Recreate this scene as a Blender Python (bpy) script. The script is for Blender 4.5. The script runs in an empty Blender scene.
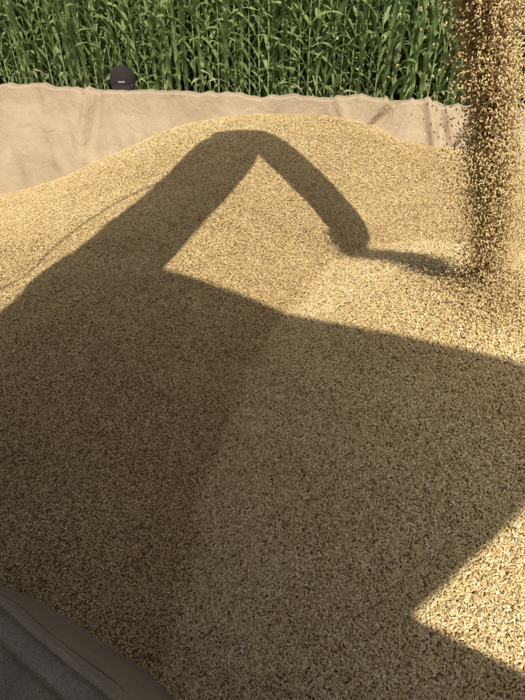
import bpy, math, random
import numpy as np
from mathutils import Vector, Matrix, noise
random.seed(7); rng=np.random.default_rng(7)
scene=bpy.context.scene
COL=scene.collection
scene.view_settings.view_transform='Standard'; scene.view_settings.look='None'
scene.view_settings.exposure=0; scene.view_settings.gamma=1

# ------------------------------------------------------------ helpers
def top(o,label,cat,kind=None,group=None):
    o["label"]=label; o["category"]=cat
    if kind:o["kind"]=kind
    if group:o["group"]=group
def link(o,parent=None):
    COL.objects.link(o)
    if parent: o.parent=parent
    return o
def mesh_obj(name,v,f,mat=None,parent=None,smooth=False):
    me=bpy.data.meshes.new(name); me.from_pydata([tuple(p) for p in v],[],f); me.update()
    if smooth: me.polygons.foreach_set('use_smooth',[True]*len(me.polygons))
    if mat: me.materials.append(mat)
    return link(bpy.data.objects.new(name,me),parent)
def np_mesh(name,V,F,mat,attrs=None,smooth=True):
    me=bpy.data.meshes.new(name); k=F.shape[1]
    me.vertices.add(len(V)); me.vertices.foreach_set('co',V.astype(np.float32).ravel())
    me.loops.add(F.size); me.loops.foreach_set('vertex_index',F.astype(np.int32).ravel())
    me.polygons.add(len(F)); me.polygons.foreach_set('loop_start',np.arange(0,F.size,k,dtype=np.int32))
    me.update(calc_edges=True)
    me.polygons.foreach_set('use_smooth',np.full(len(F),smooth))
    for n,a in (attrs or {}).items():
        at=me.attributes.new(n,'FLOAT','POINT'); at.data.foreach_set('value',a.astype(np.float32))
    me.materials.append(mat); me.validate()
    return me
def new_mat(name):
    m=bpy.data.materials.new(name); m.use_nodes=True
    nt=m.node_tree; b=nt.nodes['Principled BSDF']; return m,nt,b
def N(nt,t,**kw):
    n=nt.nodes.new(t)
    for k,v in kw.items(): setattr(n,k,v)
    return n
def ramp(nt,stops,fac=None):
    r=N(nt,'ShaderNodeValToRGB'); e=r.color_ramp.elements
    while len(e)<len(stops): e.new(0.5)
    for i,(p,c) in enumerate(stops): e[i].position=p; e[i].color=(*c,1)
    if fac is not None: nt.links.new(fac,r.inputs[0])
    return r
def simple(name,col,rough=.6,metal=0,nscale=6,var=.25):
    m,nt,b=new_mat(name)
    tc=N(nt,'ShaderNodeTexCoord'); nz=N(nt,'ShaderNodeTexNoise'); nz.inputs['Scale'].default_value=nscale; nz.inputs['Detail'].default_value=6
    nt.links.new(tc.outputs['Object'],nz.inputs['Vector'])
    r=ramp(nt,[(.3,tuple(c*(1-var) for c in col)),(.7,tuple(min(1,c*(1+var)) for c in col))],nz.outputs['Fac'])
    nt.links.new(r.outputs[0],b.inputs['Base Color'])
    b.inputs['Roughness'].default_value=rough; b.inputs['Metallic'].default_value=metal
    return m

# ------------------------------------------------------------ camera
CAMZ=2.85
cam=bpy.data.cameras.new('camera'); co=bpy.data.objects.new('camera',cam); COL.objects.link(co)
co.location=(0,0,CAMZ); co.rotation_euler=(math.radians(50),0,0)
cam.sensor_fit='VERTICAL'; cam.sensor_height=36; cam.lens=27.05; cam.clip_start=.02; cam.clip_end=1000
scene.camera=co

# ------------------------------------------------------------ light
SH=Vector((-.045,.999)); SH.normalize(); TE=1.13; ELEV=math.atan(TE)
ray=Vector((SH.x*math.cos(ELEV),SH.y*math.cos(ELEV),-math.sin(ELEV)))
sl=bpy.data.lights.new('sun','SUN'); sl.energy=5.0; sl.angle=math.radians(.5); sl.color=(1,.93,.79)
so=bpy.data.objects.new('sun',sl); COL.objects.link(so); so.rotation_euler=ray.to_track_quat('-Z','Y').to_euler(); so.location=(2,-6,9)
w=bpy.data.worlds.new('World'); scene.world=w; w.use_nodes=True
nt=w.node_tree; bg=nt.nodes['Background']; sk=nt.nodes.new('ShaderNodeTexSky'); sk.sky_type='NISHITA'; sk.sun_disc=False
sk.sun_elevation=ELEV; sk.sun_rotation=math.atan2(-SH.x,-SH.y); sk.dust_density=7; sk.air_density=1.0; sk.ozone_density=.4
hz=nt.nodes.new('ShaderNodeHueSaturation'); hz.inputs['Saturation'].default_value=.6   # sky colour muted so shaded parts turn less blue
nt.links.new(sk.outputs[0],hz.inputs['Color']); nt.links.new(hz.outputs[0],bg.inputs['Color']); bg.inputs['Strength'].default_value=.08

# ------------------------------------------------------------ trailer frame of reference
W=Vector((.981,-.194)).normalized(); P=Vector((W.y,-W.x))   # W along, P towards the near side
FL=Vector((-1.20,3.18))-W*.95; LEN=6.2; WID=2.67; RIM=2.10
def t2w(a,b): q=FL+W*a+P*b; return q.x,q.y
def near_g(x): return -.10*math.tanh((x+.27)/.26)-.018*(1+math.tanh((x+.25)/.1))*.5

# ------------------------------------------------------------ grain heap height
PEAK=(.66,1.30)
XCY=[.1,.415,.735,1.12,1.5,1.93,2.6]; XCX=[-.25,-.195,-.145,-.05,.15,.36,.70]
def cone(x,y):
    dy=np.where(y<PEAK[1],(y-PEAK[1])*.42,(y-PEAK[1])*1.15)
    r=np.sqrt((x-PEAK[0])**2+dy**2+.06**2)
    return 2.065-.37*r
def heap(x,y,noisy=True):
    x=np.asarray(x,float); y=np.asarray(y,float)
    sx=np.where(x<.1,1.10,1.9)
    xc=np.interp(y,XCY,XCX)+.012*np.sin(y*14)+.007*np.sin(y*31+1)
    d=np.clip(xc-x,0,None)
    O=cone(xc,y)+.10*(1-np.exp(-d/.22))
    O=O+.305*np.exp(-((x-.15)/sx)**2-((y-2.88+.12*np.clip(x-.15,0,2))/.60)**2)+np.interp(y,[1.6,2.3,3.3],[0,.12,.34])
    q=np.clip((-x-.35)/1.35,0,1.2); O=O-.23*q*q*(3-2*np.clip(q,0,1))*.9
    Nn=cone(x,y)-.05*np.exp(-(((x-PEAK[0]+.02)/.16)**2+((y-PEAK[1]-.13)/.07)**2))
    Nn=Nn-.5*d
    O=O-1.2*np.clip(x-xc,0,None)*np.interp(y,[1.7,2.15],[1,0])
    k=.003
    m=np.maximum(O,Nn); z=m+k*np.log(np.exp((O-m)/k)+np.exp((Nn-m)/k))
    if noisy:
        z=z+.005*np.sin(x*7.3+1.3*np.sin(y*5.1))*np.sin(y*6.1+1.1*np.sin(x*4.7))+.0025*np.sin(x*19+2*np.sin(y*13))*np.sin(y*17+x*5)
        z=z+.0018*np.sin(x*47+3*np.sin(y*31))*np.sin(y*43+2*np.sin(x*29))
    fresh=1/(1+np.exp(-np.clip((Nn-O)/.008,-30,30)))
    return z,fresh
ct,st=math.cos(math.radians(40)),math.sin(math.radians(40))
def grain_at(u,v):
    # where a sight line meets the grain, used as survey points of the shadow edge
    dx=(u-262.5)/526; t=(350-v)/526; dy=ct+st*t; dz=-st+ct*t; D=.6
    while D<4.5:
        if CAMZ+dz*D<heap(dx*D,dy*D)[0]: break
        D+=.004
    return Vector((dx*D,dy*D,CAMZ+dz*D))

# ------------------------------------------------------------ grain materials
def grain_mat(name,base=False):
    m,nt,b=new_mat(name)
    stops=[(0,(.16,.095,.04)),(.18,(.37,.25,.112)),(.5,(.595,.44,.215)),(.8,(.765,.61,.34)),(1,(.89,.79,.56))]
    if base:
        tc=N(nt,'ShaderNodeTexCoord'); mp=N(nt,'ShaderNodeMapping'); nt.links.new(tc.outputs['Object'],mp.inputs[0])
        nz=N(nt,'ShaderNodeTexNoise'); nz.inputs['Scale'].default_value=60
        nt.links.new(mp.outputs[0],nz.inputs['Vector'])
        mx=N(nt,'ShaderNodeMix',data_type='VECTOR'); mx.inputs['Factor'].default_value=.012
        nt.links.new(mp.outputs[0],mx.inputs[4]); nt.links.new(nz.outputs['Color'],mx.inputs[5])
        vo=N(nt,'ShaderNodeTexVoronoi'); vo.inputs['Scale'].default_value=210; nt.links.new(mx.outputs[1],vo.inputs['Vector'])
        sp=N(nt,'ShaderNodeSeparateColor'); nt.links.new(vo.outputs['Color'],sp.inputs[0])
        r=ramp(nt,stops,sp.outputs[0])
        dk=N(nt,'ShaderNodeMix',data_type='RGBA',blend_type='MULTIPLY'); dk.inputs['Factor'].default_value=1
        r2=ramp(nt,[(.0,(.8,.76,.72)),(.7,(.33,.29,.25))],vo.outputs['Distance'])  # shade in the crevices between kernels, put into the bed colour
        nt.links.new(r.outputs[0],dk.inputs[6]); nt.links.new(r2.outputs[0],dk.inputs[7])
        nt.links.new(dk.outputs[2],b.inputs['Base Color'])
        bp=N(nt,'ShaderNodeBump'); bp.invert=True; bp.inputs['Strength'].default_value=1; bp.inputs['Distance'].default_value=.002
        nt.links.new(vo.outputs['Distance'],bp.inputs['Height']); nt.links.new(bp.outputs[0],b.inputs['Normal'])
        b.inputs['Roughness'].default_value=.7
    else:
        at=N(nt,'ShaderNodeAttribute'); at.attribute_name='tone'
        r=ramp(nt,stops,at.outputs['Fac'])
        nt.links.new(r.outputs[0],b.inputs['Base Color'])
        b.inputs['Roughness'].default_value=.48; b.inputs['Specular IOR Level'].default_value=.35
    return m
GM=grain_mat('grain_kernels'); GB=grain_mat('grain_bed',True)

na,nb=560,300
aa=np.linspace(.01,LEN-.01,na); bb=np.linspace(.01,WID-.06,nb)
A,B=np.meshgrid(aa,bb,indexing='ij')
X=FL.x+W.x*A+P.x*B; Y=FL.y+W.y*A+P.y*B
Z,_=heap(X,Y)
V=np.stack([X,Y,Z-.0028],-1).reshape(-1,3)
idx=np.arange(na*nb).reshape(na,nb)
F=np.stack([idx[:-1,:-1],idx[1:,:-1],idx[1:,1:],idx[:-1,1:]],-1).reshape(-1,4)[:, ::-1]
me=np_mesh('grain_heap',V,F,GB)
heap_o=link(bpy.data.objects.new('grain_heap',me)); top(heap_o,'heap of harvested golden grain filling the lined trailer','grain',kind='stuff')

def template(k,rings):
    v=[(-.5,0,0)]
    for x,r in rings:
        for i in range(k):
            a=2*math.pi*i/k; v.append((x,r*math.cos(a),r*math.sin(a)))
    v.append((.5,0,0)); f=[]
    for i in range(k): f.append((0,1+(i+1)%k,1+i))
    for j in range(len(rings)-1):
        b0=1+j*k; b1=b0+k
        for i in range(k):
            i2=(i+1)%k; f.append((b0+i,b0+i2,b1+i2)); f.append((b0+i,b1+i2,b1+i))
    l=len(v)-1; b0=1+(len(rings)-1)*k
    for i in range(k): f.append((l,b0+i,b0+(i+1)%k))
    return np.array(v),np.array(f)
T_NEAR=template(6,[(-.41,.28),(-.14,.5),(.16,.49),(.41,.26)])
T_MID=template(5,[(-.34,.33),(0,.5),(.34,.33)])
T_FAR=template(4,[(-.28,.42),(.25,.42)])
def kernels(C,D,U,L,Wd,tone,T):
    tv,tf=T; D=D/np.linalg.norm(D,axis=1,keepdims=True)
    Bn=np.cross(U,D); Bn/=np.linalg.norm(Bn,axis=1,keepdims=True); Un=np.cross(D,Bn)
    V=C[:,None]+D[:,None]*(tv[None,:,0:1]*L[:,None,None])+Bn[:,None]*(tv[None,:,1:2]*Wd[:,None,None])+Un[:,None]*(tv[None,:,2:3]*Wd[:,None,None]*.85)
    F=tf[None]+(np.arange(len(C))*len(tv))[:,None,None]
    return V.reshape(-1,3),F.reshape(-1,3),np.repeat(tone,len(tv))
def surface_kernels():
    dens=84000; s=1/math.sqrt(dens); yhi=3.3; hw_=.42+.6*yhi
    gx,gy=np.meshgrid(np.arange(-hw_,hw_,s),np.arange(.1,yhi,s)); x=gx.ravel();y=gy.ravel(); n=len(x)
    x=x+rng.uniform(-.5,.5,n)*s*1.0; y=y+rng.uniform(-.5,.5,n)*s*1.0
    ok=(np.abs(x)<.42+.60*y)&(rng.uniform(0,1,n)<np.interp(y,[.8,1.4,2.2,3.2],[1,.86,.66,.58]))
    x=x[ok];y=y[ok]
    da=(x-FL.x)*W.x+(y-FL.y)*W.y; db=(x-FL.x)*P.x+(y-FL.y)*P.y
    ok=(da>.03)&(db>.03)&(db<WID-.06); x=x[ok];y=y[ok]; n=len(x)
    z,fr=heap(x,y); e=.01
    zx=(heap(x+e,y)[0]-z)/e; zy=(heap(x,y+e)[0]-z)/e
    U=np.stack([-zx,-zy,np.ones(n)],1); U/=np.linalg.norm(U,axis=1,keepdims=True)
    th=rng.uniform(0,2*np.pi,n); D=np.stack([np.cos(th),np.sin(th),zx*np.cos(th)+zy*np.sin(th)+rng.normal(0,.22,n)],1)
    C=np.stack([x,y,z+rng.uniform(-.0022,.0022,n)],1)
    sc=np.interp(y,[.8,1.4,2.2,3.2],[1.02,1.05,1.13,1.20])*(.92+.14*fr)
    L=.0078*sc*rng.uniform(.82,1.15,n); Wd=.0037*sc*rng.uniform(.85,1.1,n)
    patch=.05*np.sin(x*3.1+2*np.sin(y*2.3))*np.sin(y*4.1+x)+.04*np.sin(x*11+3*np.sin(y*7))*np.sin(y*9+2*np.sin(x*5))
    df=.22*(fr-.55)*np.interp(y,[.5,1.4,2.2],[1.1,.9,.3])
    tone=np.clip(rng.normal(.50,.21,n)+df+patch+np.interp(y,[1.2,2.2],[0,.05]),0,1)
    g=rng.uniform(0,1,n); tone=np.where(g<.045,rng.uniform(0,.12,n),tone); 
    ch=g>.986; L=np.where(ch,L*1.6,L); Wd=np.where(ch,Wd*.4,Wd); tone=np.where(ch,.97,tone)
    lod=y+rng.normal(0,.15,n); out=[]
    for m_,T in ((lod<1.0,T_NEAR),((lod>=1.0)&(lod<1.9),T_MID),(lod>=1.9,T_FAR)):
        out.append(kernels(C[m_],D[m_],U[m_],L[m_],Wd[m_],tone[m_],T))
    return out
def pack(parts):
    V=[];F=[];t=[];o=0
    for v,f,tt in parts: V.append(v);F.append(f+o);t.append(tt);o+=len(v)
    return np.concatenate(V),np.concatenate(F),np.concatenate(t)
v,f,t=pack(surface_kernels())
me=np_mesh('grain_surface',v,f,GM,{'tone':t})
gs=link(bpy.data.objects.new('loose_kernels',me),heap_o); gs["kind"]="stuff"

# ------------------------------------------------------------ falling grain stream
BOT=Vector((.348,1.03,2.80)); IMP=Vector((.655,1.285,2.03)); sd=(IMP-BOT).normalized()
def stream(n,s0,s1,lo=-.03,tone=.60,pw=1.0):
    q=rng.uniform(0,1,n)**pw*(1-lo)+lo
    c=np.array(BOT)[None]*(1-q[:,None])+np.array(IMP)[None]*q[:,None]
    c[:,0]+=.012*np.sin(q*np.pi)
    clump=1+.12*np.sin(q*31+rng.normal(0,.4,n))
    sg=(s0*(1-q)+s1*q)*clump
    c[:,0]+=rng.normal(0,1,n)*sg; c[:,1]+=rng.normal(0,1,n)*sg
    D=rng.normal(0,1,(n,3)); D[:,2]*=1.8; U=rng.normal(0,1,(n,3))
    L=.0070*rng.uniform(.8,1.15,n); Wd=.0034*rng.uniform(.8,1.12,n)
    return kernels(c,D,U,L,Wd,np.clip(rng.normal(tone,.10,n),.2,1),T_MID)
def splash(n,sr,sh,oy=0,tone=.5,ys=1.):
    a=rng.uniform(0,2*np.pi,n); r=np.abs(rng.normal(0,sr,n)); h=np.abs(rng.normal(0,sh,n))
    x=IMP.x+r*np.cos(a); y=IMP.y+oy+r*np.sin(a)*ys; z=heap(x,y)[0]+h
    D=rng.normal(0,1,(n,3));U=rng.normal(0,1,(n,3))
    return kernels(np.stack([x,y,z],1),D,U,.0078*rng.uniform(.8,1.15,n),.0036*rng.uniform(.8,1.1,n),np.clip(rng.normal(tone,.18,n),0,1),T_NEAR)
v,f,t=pack([stream(38000,.027,.016),stream(4200,.042,.034),stream(3500,.05,.050,.45),stream(800,.085,.09),splash(3500,.05,.016),splash(2600,.055,.012,-.09,.4,1.6),splash(3600,.13,.010,-.08),splash(800,.14,.04)])
me=np_mesh('falling_grain',v,f,GM,{'tone':t})
fg=link(bpy.data.objects.new('falling_grain',me)); top(fg,'dense stream of golden grain pouring onto the heap','falling grain',kind='stuff')

# ------------------------------------------------------------ tarpaulin
def tarp_mat(name,c0,c1,ws=350,wf=.6,wb=.0015):
    m,nt,b=new_mat(name); tc=N(nt,'ShaderNodeTexCoord')
    nz=N(nt,'ShaderNodeTexNoise'); nz.inputs['Scale'].default_value=3.5; nz.inputs['Detail'].default_value=8; nz.inputs['Roughness'].default_value=.65
    nt.links.new(tc.outputs['Object'],nz.inputs['Vector'])
    r=ramp(nt,[(.3,c0),(.7,c1)],nz.outputs['Fac'])
    n2=N(nt,'ShaderNodeTexNoise'); n2.inputs['Scale'].default_value=ws; n2.inputs['Detail'].default_value=2
    nt.links.new(tc.outputs['Object'],n2.inputs['Vector'])
    mx=N(nt,'ShaderNodeMix',data_type='RGBA',blend_type='MULTIPLY'); mx.inputs['Factor'].default_value=wf
    r2=ramp(nt,[(.3,(.55,.55,.55)),(.65,(1,1,1))],n2.outputs['Fac'])
    nt.links.new(r.outputs[0],mx.inputs[6]); nt.links.new(r2.outputs[0],mx.inputs[7]); nt.links.new(mx.outputs[2],b.inputs['Base Color'])
    bp=N(nt,'ShaderNodeBump'); bp.inputs['Strength'].default_value=.5; bp.inputs['Distance'].default_value=wb
    nt.links.new(n2.outputs['Fac'],bp.inputs['Height'])
    n3=N(nt,'ShaderNodeTexNoise'); n3.inputs['Scale'].default_value=13; n3.inputs['Detail'].default_value=6; n3.inputs['Roughness'].default_value=.6; n3.inputs['Distortion'].default_value=.6
    nt.links.new(tc.outputs['Object'],n3.inputs['Vector'])
    b2=N(nt,'ShaderNodeBump'); b2.inputs['Strength'].default_value=.7; b2.inputs['Distance'].default_value=.02
    nt.links.new(n3.outputs['Fac'],b2.inputs['Height']); nt.links.new(bp.outputs[0],b2.inputs['Normal'])
    nt.links.new(b2.outputs[0],b.inputs['Normal']); b.inputs['Roughness'].default_value=.92; b.inputs['Specular IOR Level'].default_value=.1
    return m
TM=tarp_mat('canvas_beige',(.37,.29,.20),(.48,.385,.275))
TG=tarp_mat('canvas_grey',(.38,.32,.25),(.56,.48,.39),420,.9,.004)

def perimeter(step=.014,R=.07):
    pts=[]
    def line(a0,b0,a1,b1,n):
        L=math.hypot(a1-a0,b1-b0); k=int(L/step)
        for i in range(k): t=i/k; pts.append((a0+(a1-a0)*t,b0+(b1-b0)*t,n[0],n[1]))
    def arc(ca,cb,s):
        for i in range(8):
            an=s+math.pi/2*i/8; pts.append((ca+R*math.cos(an),cb+R*math.sin(an),math.cos(an),math.sin(an)))
    line(R,0,LEN-R,0,(0,-1)); arc(LEN-R,R,-math.pi/2)
    line(LEN,R,LEN,WID-R,(1,0)); arc(LEN-R,WID-R,0)
    line(LEN-R,WID,R,WID,(0,1)); arc(R,WID-R,math.pi/2)
    line(0,WID-R,0,R,(-1,0)); arc(R,R,math.pi)
    return pts
FOLDS=[(.70,.02,.03,.2),(.93,.02,.020,-.10),(1.19,.045,.014,.20),(1.26,-.035,.016,.22),(1.55,.012,.03,-.4),(1.95,.014,.03,-.5),(2.30,-.016,.03,.35),(2.56,.04,.014,-.55),(2.68,.035,.012,.25),(2.80,.07,.012,.75),(2.85,-.06,.014,.75),(2.93,.04,.010,.3),(3.01,.07,.013,-.40),(3.07,-.05,.014,-.38),(3.15,.035,.012,.2),(3.24,.07,.013,.65),(3.30,-.05,.014,.60),(3.42,.04,.013,-.3),(3.5,.04,.02,-.2),(3.7,.04,.02,.3),(4.0,.04,.02,-.2)]
def interp(prof,n):
    ks=np.linspace(0,len(prof)-1,n); pr=np.array(prof)
    return [(float(np.interp(k,range(len(prof)),pr[:,0])),float(np.interp(k,range(len(prof)),pr[:,1]))) for k in ks]
def rim_point(a,b,na_,nb_,o,dz,s,lift=0,fold=1):
    x,y=t2w(a+na_*o,b+nb_*o)
    depth=min(1,max(0,-dz)/.25)
    fx=noise.noise(Vector((s*1.9,dz*.9,3)))*.035+noise.noise(Vector((s*5.5+dz*2.5,dz*1.3,9)))*.018+noise.noise(Vector((s*13+dz*5,dz*3,5)))*.011+noise.noise(Vector((s*30-dz*16,dz*12,15)))*.005
    fx+=.007*(.5-abs(noise.noise(Vector((s*4+dz*4,dz*3.5-s,21)))))
    rf=0
    if nb_<-.5 and o<.045:
        for a0,am,wd,sl_ in FOLDS:
            g_=math.exp(-((a-a0-sl_*dz)/(wd*(1+1.6*depth)))**2); fx+=am*g_*.8*(1-.6*max(0,min(1,(-dz-.12)/.15))); rf+=am*g_*.34*max(0,1+dz/.12)
    if nb_<-.5:
        rf-=.075*min(1,max(0,(.88-a)/.4))**1.3+.012*math.exp(-((a-1.4)/.5)**2)
    amp=(.35+.9*depth)*fold
    if nb_>.5: amp*=.6
    wn=W*na_+P*nb_
    x-=wn.x*fx*amp; y-=wn.y*fx*amp
    if nb_>.5: y+=near_g(x)
    z=RIM+dz+(.022*noise.noise(Vector((s*1.3,7,1)))+.014*noise.noise(Vector((s*6,2,1)))+.011*noise.noise(Vector((s*18,4,1))))*(1 if dz>-.3 else .5)+lift+rf
    return (x,y,z)
prof=[(.075,-.75),(.07,-.5),(.065,-.3),(.06,-.12),(.057,-.03),(.050,.002),(.040,.006),(.012,.006),(-.004,.005),(-.010,-.002),(-.013,-.02),(-.03,-.10),(-.06,-.18),(-.09,-.26),(-.12,-.34),(-.155,-.45),(-.195,-.60),(-.23,-.8)]
rows=interp(prof,80); per=perimeter()
V=[];n=len(per);m_=len(rows)
for i,(a,b,na_,nb_) in enumerate(per):
    s=i*.014
    for (o,dz) in rows:
        p1=np.array(rim_point(a,b,na_,nb_,o,dz,s)); 
        if i>n-60:
            k=(i-(n-60))/60; p2=np.array(rim_point(a,b,na_,nb_,o,dz,s-n*.014)); p1=p1*(1-k)+p2*k
        V.append(tuple(p1))
F=[]
for i in range(n):
    i2=(i+1)%n
    for j in range(m_-1): F.append((i*m_+j,i*m_+j+1,i2*m_+j+1,i2*m_+j))
tarp=mesh_obj('tarpaulin',V,F,TM,smooth=True); top(tarp,'beige canvas tarpaulin lining the trailer, folded over its walls','tarpaulin')

# grey cloth lying over the near rim, its loose part bunched in flat pleats
NR2=110
rows2=interp([(-.030,-.055),(-.024,-.035),(-.016,-.008),(-.008,.016),(.008,.024),(.03,.024),(.06,.016),(.10,.000),(.15,-.02),(.20,-.045),(.25,-.075),(.29,-.13),(.31,-.25),(.32,-.5)],NR2)
sel=[(i,p) for i,p in enumerate(per) if p[3]>.9 and t2w(p[0],p[1])[0]>-1.3 and t2w(p[0],p[1])[0]<.25]
V=[];F=[]
for q,(i,p) in enumerate(sel):
    for j,(o,dz) in enumerate(rows2):
        x,y,z=rim_point(*p,min(o,.05),max(dz,-.08) if o>.05 else dz,i*.014,lift=.004)
        if o>.05:
            wn=P; x+=wn.x*(o-.05); y+=wn.y*(o-.05); z=z-max(dz,-.08)+dz
        ph=j*.42+1.4*math.sin(i*.02)+noise.noise(Vector((i*.025,j*.03,2)))*2.4
        saw=(ph/(2*math.pi))%1.0; fo=(saw**1.5 if saw<.86 else (1-saw)/.14*.8)*.012*min(1,max(0,j-10)/14)
        fo+=.004*(1+noise.noise(Vector((i*.06,j*.05,4))))+.004*noise.noise(Vector((i*.25,j*.22,8)))
        if 7<j<11: fo-=.004   # stitched hem
        V.append((x,y,z+fo))
for q in range(len(sel)-1):
    for j in range(NR2-1): F.append((q*NR2+j,q*NR2+j+1,(q+1)*NR2+j+1,(q+1)*NR2+j))
cl=mesh_obj('draped_cloth',V,F,TG,smooth=True); top(cl,'folded grey cloth draped over the trailer edge','cloth')
sm=cl.modifiers.new('t','SOLIDIFY'); sm.thickness=.004; sm.offset=1

# ------------------------------------------------------------ trailer
steel=simple('trailer_paint',(.09,.16,.10),.5); dark=simple('dark_steel',(.05,.05,.05),.6); rubber=simple('rubber',(.03,.03,.03),.9)
tr=bpy.data.objects.new('grain_trailer',None); link(tr); tr.location=(0,0,0)
top(tr,'high sided farm trailer loaded with grain','trailer')
def slab(name,a0,a1,b0,b1,z0,z1,mat,parent):
    c=[t2w(a0,b0),t2w(a1,b0),t2w(a1,b1),t2w(a0,b1)]
    v=[(*q,z0) for q in c]+[(*q,z1) for q in c]
    f=[(0,1,2,3),(7,6,5,4),(0,4,5,1),(1,5,6,2),(2,6,7,3),(3,7,4,0)]
    o=mesh_obj(name,v,f,mat,parent); bv=o.modifiers.new('b','BEVEL'); bv.width=.006; bv.segments=2; return o
slab('side_board',.0,LEN,-.035,.0,.95,1.97,steel,tr)
slab('side_board',.0,LEN,WID+.002,WID+.035,.95,1.88,steel,tr)
slab('end_board',-.035,-.002,0,WID,.95,1.97,steel,tr)
slab('end_board',LEN+.002,LEN+.035,0,WID,.95,1.97,steel,tr)
slab('floor',0,LEN,0.002,WID,.88,.945,dark,tr)
slab('chassis',.3,LEN-.3,.8,WID-.8,.66,.877,dark,tr)
rimp=simple('rim_paint',(.5,.45,.1),.5)
def wheel(name,cx,cy,ax,r,wd,parent):
    segs=40; prof=[(r*.55,-wd*.35),(r*.62,-wd*.5),(r*.92,-wd*.5),(r,-wd*.36),(r,wd*.36),(r*.92,wd*.5),(r*.62,wd*.5),(r*.55,wd*.35)]
    side=Vector((-ax.y,ax.x)); V=[];F=[]
    for i in range(segs):
        an=2*math.pi*i/segs
        for rr,o in prof:
            q=Vector((cx,cy))+ax*o+side*(rr*math.cos(an)); V.append((q.x,q.y,r+rr*math.sin(an)))
    k=len(prof)
    for i in range(segs):
        for j in range(k): F.append((i*k+j,i*k+(j+1)%k,((i+1)%segs)*k+(j+1)%k,((i+1)%segs)*k+j))
    wh=bpy.data.objects.new(name,None); link(wh,parent)
    mesh_obj('tyre',V,F,rubber,wh,smooth=True)
    V=[];F=[];pr=[(0.02,wd*.1),(r*.3,wd*.12),(r*.4,wd*.3),(r*.56,wd*.36),(r*.56,-wd*.36),(r*.4,-wd*.3),(0.02,-wd*.2)]
    for i in range(segs):
        an=2*math.pi*i/segs
        for rr,o in pr:
            q=Vector((cx,cy))+ax*o+side*(rr*math.cos(an)); V.append((q.x,q.y,r+rr*math.sin(an)))
    k=len(pr)
    for i in range(segs):
        for j in range(k-1): F.append((i*k+j,i*k+j+1,((i+1)%segs)*k+j+1,((i+1)%segs)*k+j))
    mesh_obj('rim',V,F,rimp,wh,smooth=True)
for a in (1.2,5.0):
    for b in (.25,WID-.25):
        x,y=t2w(a,b); wheel('wheel',x,y,P,.44,.36,tr)

# ------------------------------------------------------------ combine harvester (beside the trailer, casts the shadow)
U1=Vector((.885,-.465)).normalized(); NN=Vector((-U1.y,U1.x)); CW=-.45
def hw(a,q,z): p=U1*a+NN*(CW+q); return (p.x,p.y,z)
def to_wall(u,v):
    S=grain_at(u,v); S2=Vector((S.x,S.y)); L=(NN.dot(S2)-CW)/NN.dot(SH)
    return (U1.dot(S2)-L*U1.dot(SH), S.z+L*TE)
Q1=to_wall(166,268); Q2=to_wall(525,362); A1=to_wall(62,266); A2=to_wall(0,310); R1=to_wall(410,612); R2=to_wall(525,500); R3=to_wall(525,670)
paint=simple('harvester_paint',(.30,.28,.20),.45)
hv=bpy.data.objects.new('combine_harvester',None); link(hv); hv.location=(0,0,0)
top(hv,'tall combine harvester with swung out unloading auger beside trailer','combine harvester')
def prism(name,poly,q0,q1,mat,parent,bev=.02):
    n=len(poly); v=[hw(a,q0,z) for a,z in poly]+[hw(a,q1,z) for a,z in poly]
    f=[tuple(range(n))[::-1],tuple(range(n,2*n))]+[(i,(i+1)%n,n+(i+1)%n,n+i) for i in range(n)]
    o=mesh_obj(name,v,f,mat,parent); b=o.modifiers.new('b','BEVEL'); b.width=bev; b.segments=2; return o
def ext(p,q,z):
    return p[0]+(q[0]-p[0])*(z-p[1])/(q[1]-p[1])
zb=R1[1]; zt=max(Q1[1],Q2[1])
slope=(R3[1]-R1[1])/(R3[0]-R1[0])
zr=R1[1]+slope*(4.2-R1[0]); zr=max(zb-.5,min(zb+.5,zr))
left_a=ext(A1,A2,zb)
prism('body',[(-1.6,.8),(-1.8,1.2),(-1.75,zb-.3),(left_a-.25,zb-.02),(R1[0],zb),(4.2,zr),(4.6,2.3),(4.6,1.1),(3.9,.8)],-2.6,0,paint,hv,.008)
rt=ext(R1,R2,zt); tslope=(Q2[1]-Q1[1])/(Q2[0]-Q1[0])
prism('tank_panel',[(left_a,zb+.01),(R1[0],zb+.01),(rt,Q1[1]+tslope*(rt-Q1[0])),Q1,(A1[0]+.02,A1[1])],-.045,-.005,paint,hv,.004)
prism('tank_panel',[(left_a+.2,zb),(R1[0],zb),(R1[0]+.3,zb+.6),(left_a+.3,zb+.6)],-1.35,-1.31,paint,hv,.006)
prism('cab',[(-3.3,1.3),(-3.3,2.3),(-3.0,3.2),(-1.95,3.25),(-1.86,1.3)],-2.2,-.5,simple('cab_glass',(.04,.05,.06),.1),hv,.06)
for a,r,wd in ((-2.1,.9,.6),(3.3,.6,.45)):
    for q in (-.35,-2.3):
        x,y,_=hw(a,q,0); wheel('wheel',x,y,NN,r,wd,hv)
def tube(name,pts,rad,mat,parent,seg=32):
    pts=[Vector(p) for p in pts]; V=[];F=[];n=len(pts)
    for i,p in enumerate(pts):
        d=(pts[min(i+1,n-1)]-pts[max(i-1,0)]).normalized()
        s=d.cross(Vector((0,0,1))) if abs(d.z)<.95 else d.cross(Vector((0,1,0)))
        s.normalize(); u=s.cross(d)
        r=rad[i] if isinstance(rad,(list,tuple)) else rad
        for k in range(seg):
            an=2*math.pi*k/seg; V.append(tuple(p+s*(r*math.cos(an))+u*(r*math.sin(an))))
    for i in range(n-1):
        for k in range(seg): F.append((i*seg+k,i*seg+(k+1)%seg,(i+1)*seg+(k+1)%seg,(i+1)*seg+k))
    F.append(tuple(range(seg))); F.append(tuple(range((n-1)*seg,n*seg))[::-1])
    return mesh_obj(name,V,F,mat,parent,smooth=True)
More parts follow.
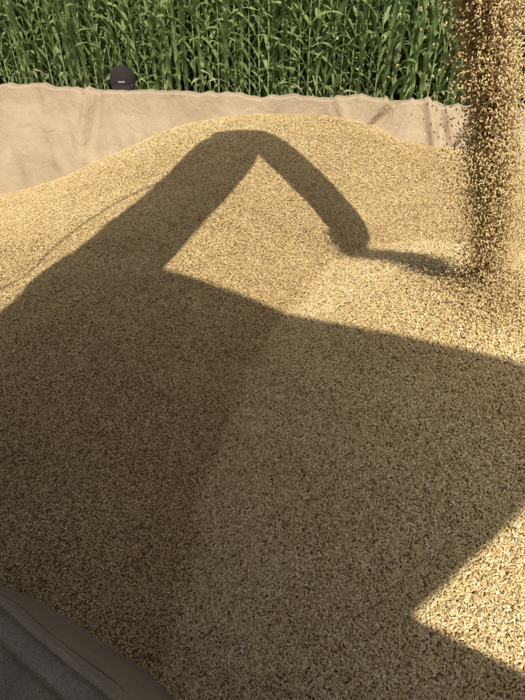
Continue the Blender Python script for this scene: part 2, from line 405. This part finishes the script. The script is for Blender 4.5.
def spline(ctrl,k=8):
    out=[]
    for i in range(len(ctrl)-1):
        p0=ctrl[max(i-1,0)];p1=ctrl[i];p2=ctrl[i+1];p3=ctrl[min(i+2,len(ctrl)-1)]
        for q in range(k):
            t_=q/k; out.append(.5*((2*p1)+(p2-p0)*t_+(2*p0-5*p1+4*p2-p3)*t_*t_+(3*p1-p0-3*p2+p3)*t_**3))
    out.append(ctrl[-1]); return out
def lift_pt(u,v,z):
    S=grain_at(u,v); L=(z-S.z)/TE
    return Vector((S.x-SH.x*L,S.y-SH.y*L,z))
E=lift_pt(226,151,3.56); J=lift_pt(103,270,3.66)
TDv=(J-E).normalized()
def tp(k): return E+TDv*k
kw=(NN.dot(Vector((E.x,E.y)))-CW)/-(NN.x*TDv.x+NN.y*TDv.y)
aug=tube('unloading_auger',[tp(kw+.45),tp(kw-.02),tp(kw-.03),tp(kw-.16),tp(kw-.17),tp(.5),tp(.02),tp(-.02)],[.19,.19,.20,.20,.175,.168,.160,.145],paint,hv)
tube('elbow',[tp(kw+.4),tp(kw+.5)-Vector((0,0,.1)),tp(kw+.55)-Vector((0,0,.5))],[.19,.2,.2],paint,hv)
bs=lift_pt(366,238,2.82)
s1=lift_pt(214,142,3.57); s2=lift_pt(258,141,3.52); s3=lift_pt(288,162,3.36); s4=lift_pt(326,200,3.08)
end=BOT.lerp(bs,.5); end.z=2.815
sp=spline([s1,s2,s3,s4,end],6)
rad=[float(np.interp(i/(len(sp)-1),[0,.25,.5,.9,1],[.082,.078,.082,.092,.08])) for i in range(len(sp))]
tube('spout',sp,rad,rubber,aug)
hp=spline([Vector(hw(-1.2,-.1,zb-.1)),lift_pt(0,290,3.30),lift_pt(60,243,3.43),lift_pt(120,201,3.56),lift_pt(165,180,3.60)])
tube('hydraulic_hose',hp,.0050,rubber,hv,10)

# ------------------------------------------------------------ ground
m,nt,b=new_mat('field_soil'); tc=N(nt,'ShaderNodeTexCoord'); nz=N(nt,'ShaderNodeTexNoise'); nz.inputs['Scale'].default_value=1.2; nz.inputs['Detail'].default_value=12; nz.inputs['Roughness'].default_value=.7
nt.links.new(tc.outputs['Object'],nz.inputs['Vector'])
r=ramp(nt,[(.35,(.06,.045,.025)),(.5,(.11,.085,.05)),(.62,(.07,.09,.03)),(.75,(.2,.17,.09))],nz.outputs['Fac']); nt.links.new(r.outputs[0],b.inputs['Base Color'])
bp=N(nt,'ShaderNodeBump'); bp.inputs['Strength'].default_value=.8; bp.inputs['Distance'].default_value=.05; nt.links.new(nz.outputs['Fac'],bp.inputs['Height']); nt.links.new(bp.outputs[0],b.inputs['Normal']); b.inputs['Roughness'].default_value=.95
g=mesh_obj('ground',[(-300,-300,0),(300,-300,0),(300,300,0),(-300,300,0)],[(0,1,2,3)],m); top(g,'bare field soil with short grass','ground',kind='structure')

# ------------------------------------------------------------ corn
m,nt,b=new_mat('corn_leaf')
at=N(nt,'ShaderNodeAttribute'); at.attribute_name='tone'; rb=N(nt,'ShaderNodeAttribute'); rb.attribute_name='rib'
oi=N(nt,'ShaderNodeObjectInfo')
r=ramp(nt,[(0,(.13,.20,.06)),(.45,(.21,.31,.095)),(.80,(.30,.41,.145)),(.90,(.37,.46,.20)),(.96,(.40,.38,.2)),(1,(.42,.37,.22))],at.outputs['Fac'])
mx=N(nt,'ShaderNodeMix',data_type='RGBA'); nt.links.new(r.outputs[0],mx.inputs[6]); mx.inputs[7].default_value=(.40,.50,.25,1)
pw=N(nt,'ShaderNodeMath',operation='POWER'); pw.inputs[1].default_value=5; nt.links.new(rb.outputs['Fac'],pw.inputs[0]); nt.links.new(pw.outputs[0],mx.inputs['Factor'])
hs=N(nt,'ShaderNodeHueSaturation'); nt.links.new(mx.outputs[2],hs.inputs['Color']); hs.inputs['Saturation'].default_value=.92
mr=N(nt,'ShaderNodeMapRange'); mr.inputs[3].default_value=.85; mr.inputs[4].default_value=1.15; nt.links.new(oi.outputs['Random'],mr.inputs[0]); nt.links.new(mr.outputs[0],hs.inputs['Value'])
nt.links.new(hs.outputs[0],b.inputs['Base Color']); b.inputs['Roughness'].default_value=.55; b.inputs['Specular IOR Level'].default_value=.3
tl=N(nt,'ShaderNodeBsdfTranslucent'); nt.links.new(hs.outputs[0],tl.inputs['Color']); ms=N(nt,'ShaderNodeMixShader'); ms.inputs[0].default_value=.45
nt.links.new(b.outputs[0],ms.inputs[1]); nt.links.new(tl.outputs[0],ms.inputs[2]); nt.links.new(ms.outputs[0],nt.nodes['Material Output'].inputs['Surface'])
CM=m
def corn(seed):
    R=random.Random(seed); V=[];F=[];tone=[];rib=[]
    H=R.uniform(2.15,2.45); k=6; zs=np.linspace(0,H,9)
    bx,by=R.uniform(-.05,.05),R.uniform(-.05,.05)
    for z in zs:
        rr=.016*(1-.6*z/H)
        for i in range(k):
            an=2*math.pi*i/k; V.append((bx*(z/H)**2+rr*math.cos(an),by*(z/H)**2+rr*math.sin(an),z)); tone.append(.88); rib.append(0)
    for j in range(8):
        for i in range(k): F.append((j*k+i,j*k+(i+1)%k,(j+1)*k+(i+1)%k,(j+1)*k+i))
    nl=R.randint(14,17); az0=R.uniform(0,6.28)
    for l in range(nl):
        z0=.10+(H-.22)*(l/(nl-1))**1.05; az=az0+math.pi*(l%2)+R.uniform(-.4,.4)
        f=l/(nl-1); Ln=R.uniform(.48,.74)*(.68+.6*math.sin(math.pi*min(1,.2+f*.75))); wd=R.uniform(.031,.046)*(.85+.3*math.sin(math.pi*f))
        th=math.radians(R.uniform(12,32)); bend=math.radians(R.uniform(50,130)); 
        tn=R.uniform(.1,.87)
        if l<2 and R.random()<.2: tn=R.uniform(.9,1); bend+=.3
        p=Vector((bx*(z0/H)**2,by*(z0/H)**2,z0)); S=9; b0=len(V); side=Vector((-math.sin(az),math.cos(az),0)); tw=R.uniform(-.8,.8)
        for s_ in range(S+1):
            t_=s_/S; a=th+bend*t_**1.5; d=Vector((math.cos(az)*math.sin(a),math.sin(az)*math.sin(a),math.cos(a)))
            wv=wd*min(1,(t_*6+.35))*(1-t_**2.6)+.001
            nrm=side.cross(d).normalized()
            sd_=(side*math.cos(tw*t_)+nrm*math.sin(tw*t_)); nn=sd_.cross(d).normalized()
            wav=.010*math.sin(t_*17+l)
            V+= [tuple(p+sd_*wv-nn*(wv*.35-wav)),tuple(p),tuple(p-sd_*wv-nn*(wv*.35+wav))]
            tone+=[tn,tn,tn]; rib+=[0,1,0]
            p=p+d*(Ln/S)
            if p.z<.02: p.z=.02
        for s_ in range(S):
            q=b0+s_*3; F+=[(q,q+1,q+4,q+3),(q+1,q+2,q+5,q+4)]
    for i in range(5):
        az=R.uniform(0,6.28); a=R.uniform(0,.5); b0=len(V); p=Vector((bx,by,H-.02))
        d=Vector((math.cos(az)*math.sin(a),math.sin(az)*math.sin(a),math.cos(a)))
        V+=[tuple(p),tuple(p+d*.13+Vector((.006,0,0))),tuple(p+d*.25),tuple(p+d*.13-Vector((.006,0,0)))]; F.append((b0,b0+1,b0+2,b0+3)); tone+=[.95]*4; rib+=[0]*4
    return np.array(V),np.array(F),np.array(tone),np.array(rib,float)
protos=[corn(100+i) for i in range(12)]
pm=[np_mesh('corn_plant',v,f,CM,{'tone':t,'rib':r_}) for v,f,t,r_ in protos]
R=random.Random(3)
CN=Vector((-W.y,W.x))
base=Vector((0,10.35))
for row in range(3):
    x=-7.6+R.uniform(0,.1)
    while x<7.2:
        q=base+W*(x+R.uniform(-.03,.03))+CN*(row*.42+R.uniform(-.05,.05))
        o=bpy.data.objects.new('corn_plant',R.choice(pm)); link(o)
        sc=R.uniform(.9,1.08); o.location=(q.x,q.y,0); o.scale=(sc,sc,sc*R.uniform(.95,1.05)); o.rotation_euler=(R.uniform(-.03,.03),R.uniform(-.03,.03),R.uniform(0,6.28))
        top(o,'green corn plant with long arching leaves in field row','corn plant',group='corn plants in the field edge')
        x+=.150
Vs=[];Fs=[];ts=[];rs=[];off=0
for row in range(3,15):
    x=-9.5
    while x<9.5:
        q=base+W*(x+R.uniform(-.04,.04))+CN*(row*.42+R.uniform(-.05,.05)); v,f,t,r_=R.choice(protos)
        a=R.uniform(0,6.28); sc=R.uniform(.9,1.1); c,s=math.cos(a)*sc,math.sin(a)*sc
        vv=np.stack([v[:,0]*c-v[:,1]*s+q.x,v[:,0]*s+v[:,1]*c+q.y,v[:,2]*sc],1)
        Vs.append(vv);Fs.append(f+off);ts.append(t);rs.append(r_);off+=len(v); x+=.16
me=np_mesh('corn_field',np.concatenate(Vs),np.concatenate(Fs),CM,{'tone':np.concatenate(ts),'rib':np.concatenate(rs)})
cf=link(bpy.data.objects.new('corn_field',me)); top(cf,'dense rows of green corn in the field interior','corn field',kind='stuff')
ng=9000
gx=rng.uniform(-9,8,ng); gyo=rng.normal(-.15,.35,ng)
gp=np.array(base)[None]+np.outer(gx,np.array(W))+np.outer(gyo,np.array(CN))
clump=np.sin(gx*2.3)+np.sin(gx*5.1+gyo*3); hh=np.clip(rng.uniform(.05,.25,ng)*(1+.3*clump)*np.where(gx>2.2,.5,1),.03,.4)
az=rng.uniform(0,6.28,ng); ln=rng.uniform(.1,.7,ng)*hh; wdt=rng.uniform(.004,.010,ng)
cx,cy=np.cos(az),np.sin(az)
v0=np.stack([gp[:,0]-cy*wdt,gp[:,1]+cx*wdt,0*hh],1); v1=np.stack([gp[:,0]+cy*wdt,gp[:,1]-cx*wdt,0*hh],1)
v2=np.stack([gp[:,0]+cx*ln*.35+cy*wdt*.8,gp[:,1]+cy*ln*.35-cx*wdt*.8,hh*.65],1); v3=np.stack([gp[:,0]+cx*ln,gp[:,1]+cy*ln,hh],1)
v2b=np.stack([gp[:,0]+cx*ln*.35-cy*wdt*.8,gp[:,1]+cy*ln*.35+cx*wdt*.8,hh*.65],1)
V=np.stack([v0,v1,v2,v3,v2b],1).reshape(-1,3); o5=(np.arange(ng)*5)[:,None]
F=np.concatenate([o5+np.array([[0,1,2]]),o5+np.array([[0,2,4]]),o5+np.array([[4,2,3]])])
me=np_mesh('field_grass',V,F,CM,{'tone':np.repeat(rng.uniform(.2,.97,ng),5),'rib':np.zeros(ng*5)})
gr=link(bpy.data.objects.new('field_grass',me)); top(gr,'tufts of grass along the corn edge','grass',kind='stuff')

# ------------------------------------------------------------ person
def skin(name,v,e,r,mat,parent=None,root=0,sub=2):
    me=bpy.data.meshes.new(name); me.from_pydata(v,e,[]); o=bpy.data.objects.new(name,me); link(o,parent)
    sk_=o.modifiers.new('s','SKIN'); sk_.use_smooth_shade=True
    if not me.skin_vertices: me.skin_vertices.new()
    for i,rr in enumerate(r):
        rr=rr if isinstance(rr,tuple) else (rr,rr)
        me.skin_vertices[0].data[i].radius=rr; me.skin_vertices[0].data[i].use_root=(i==root)
    su=o.modifiers.new('u','SUBSURF'); su.levels=sub; su.render_levels=sub
    me.materials.append(mat); return o
skinm=simple('skin',(.50,.30,.21),.6,0,20,.08); shirt=simple('shirt_cloth',(.10,.13,.2),.9,0,12); jeans=simple('trouser_cloth',(.06,.07,.1),.9,0,12)
capm=simple('cap_cloth',(.018,.013,.014),.95,0,40,.3); white=simple('white_thread',(.5,.48,.47),.8,0,60,.05)
pv=[];pe=[];prr=[]
def add(p,r,prev=None):
    pv.append(p); prr.append(r)
    if prev is not None: pe.append((prev,len(pv)-1))
    return len(pv)-1
pel=add((0,0,.95),(.15,.11)); ab=add((0,0,1.12),(.135,.10),pel); chs=add((0,.01,1.33),(.16,.11),ab); nb_=add((0,.01,1.47),(.07,.065),chs)
nk=add((0,0,1.55),.055,nb_); hd=add((0,-.015,1.64),(.072,.085),nk); hd2=add((0,-.015,1.72),(.078,.095),hd); hd3=add((0,-.01,1.79),(.06,.07),hd2)
for sx in (-1,1):
    sh=add((sx*.18,.01,1.42),.062,chs); el=add((sx*.25,-.02,1.14),.045,sh); wr=add((sx*.24,-.16,.93),.028,el); hn=add((sx*.235,-.21,.87),(.036,.02),wr)
    for k,(dx,l) in enumerate(((-.027,.07),(-.009,.082),(.009,.078),(.027,.062))):
        f1=add((sx*.235+dx,-.245,.83),.0095,hn); add((sx*.235+dx,-.255,.83-l*.6),.008,f1)
    th_=add((sx*.19,-.2,.87),.011,hn); add((sx*.175,-.225,.84),.009,th_)
    hp_=add((sx*.10,0,.88),.085,pel); kn=add((sx*.12,-.02,.49),.058,hp_); an_=add((sx*.12,.02,.09),.038,kn); ft=add((sx*.13,-.12,.045),.04,an_); add((sx*.135,-.19,.03),.03,ft)
per_=skin('person',pv,pe,prr,skinm); top(per_,'person in dark cap standing behind the trailer wall','person')
skin('shirt',[(0,0,.93),(0,0,1.12),(0,.01,1.33),(0,.01,1.46),(-.18,.01,1.42),(-.25,-.02,1.15),(.18,.01,1.42),(.25,-.02,1.15)],[(0,1),(1,2),(2,3),(2,4),(4,5),(2,6),(6,7)],[(.165,.125),(.15,.115),(.175,.125),(.075,.07),.075,.062,.075,.062],shirt,per_)
skin('trousers',[(0,0,.97),(-.10,0,.87),(-.12,-.02,.49),(-.12,.02,.12),(.10,0,.87),(.12,-.02,.49),(.12,.02,.12)],[(0,1),(1,2),(2,3),(0,4),(4,5),(5,6)],[(.16,.12),.1,.073,.06,.1,.073,.06],jeans,per_)
for sx in (-1,1):
    skin('shoe',[(sx*.12,.05,.05),(sx*.13,-.08,.05),(sx*.137,-.2,.035)],[(0,1),(1,2)],[.048,.05,.038],dark,per_)
for sx in (-1,1):
    bpy.ops.mesh.primitive_uv_sphere_add(segments=16,ring_count=10,radius=.012,location=(sx*.031,-.098,1.70)); e=bpy.context.object; e.name='eye'; e.data.materials.append(white); e.parent=per_
    skin('ear',[(sx*.078,0,1.73),(sx*.088,.005,1.70),(sx*.08,0,1.66)],[(0,1),(1,2)],[.010,.012,.008],skinm,per_,sub=1)
skin('nose',[(0,-.10,1.70),(0,-.118,1.665),(0,-.105,1.655)],[(0,1),(1,2)],[.009,.013,.009],skinm,per_,sub=1)
skin('mouth',[(-.025,-.095,1.622),(0,-.103,1.62),(.025,-.095,1.622)],[(0,1),(1,2)],[.005,.007,.005],simple('lips',(.4,.16,.13),.5),per_,sub=1)
V=[];F=[];sg=48;rg=12
for j in range(rg):
    ph=(math.pi/2)*j/(rg-1)
    for i in range(sg):
        an=2*math.pi*i/sg; rr=math.cos(ph)**.8 if j<rg-1 else .01
        seam=1-.035*max(0,math.cos(6*an))**24*math.cos(ph)   # six stitched panels
        V.append((.103*rr*seam*math.cos(an),.116*rr*seam*math.sin(an),1.735+.125*math.sin(ph)*(1-.03*math.sin(an))))
for j in range(rg-1):
    for i in range(sg): F.append((j*sg+i,j*sg+(i+1)%sg,(j+1)*sg+(i+1)%sg,(j+1)*sg+i))
cap=mesh_obj('cap',V,F,capm,per_,smooth=True)
bpy.ops.mesh.primitive_uv_sphere_add(segments=12,ring_count=8,radius=.009,location=(0,0,1.861)); e=bpy.context.object; e.name='button'; e.scale=(1,1,.5); e.data.materials.append(capm); e.parent=cap
V=[];F=[]
for i in range(13):
    t_=-1+2*i/12; x=.096*t_
    y0=-.116*math.sqrt(max(0,1-(x/.1035)**2)); 
    for j in range(5):
        q=j/4; y=y0-.085*q*math.sqrt(max(0,1-t_*t_))**.6; V.append((x*(1-.06*q),y,1.742-.02*q-.018*t_*t_))
for i in range(12):
    for j in range(4): F.append((i*5+j,i*5+j+1,(i+1)*5+j+1,(i+1)*5+j))
vs=mesh_obj('visor',V,F,capm,cap,smooth=True); s_=vs.modifiers.new('s','SOLIDIFY'); s_.thickness=.004
V=[];F=[];K=24
for i in range(K+1):
    x=-.026+.052*i/K; zz=1.766+.004*math.sin(i*1.35)
    for dz in (-.0025,.0025):
        z_=zz+dz; ph=math.asin(min(1,(z_-1.735)/.125)); rr=math.cos(ph)**.8
        y=-.116*rr*math.sqrt(max(0,1-(x/(.103*rr))**2))-.004; V.append((x,y,z_))
for i in range(K): F.append((i*2,i*2+2,i*2+3,i*2+1))
mesh_obj('emblem',V,F,white,cap)
per_.location=(-1.13,4.66,.035); per_.rotation_euler=(0,0,math.radians(8))
print('done')
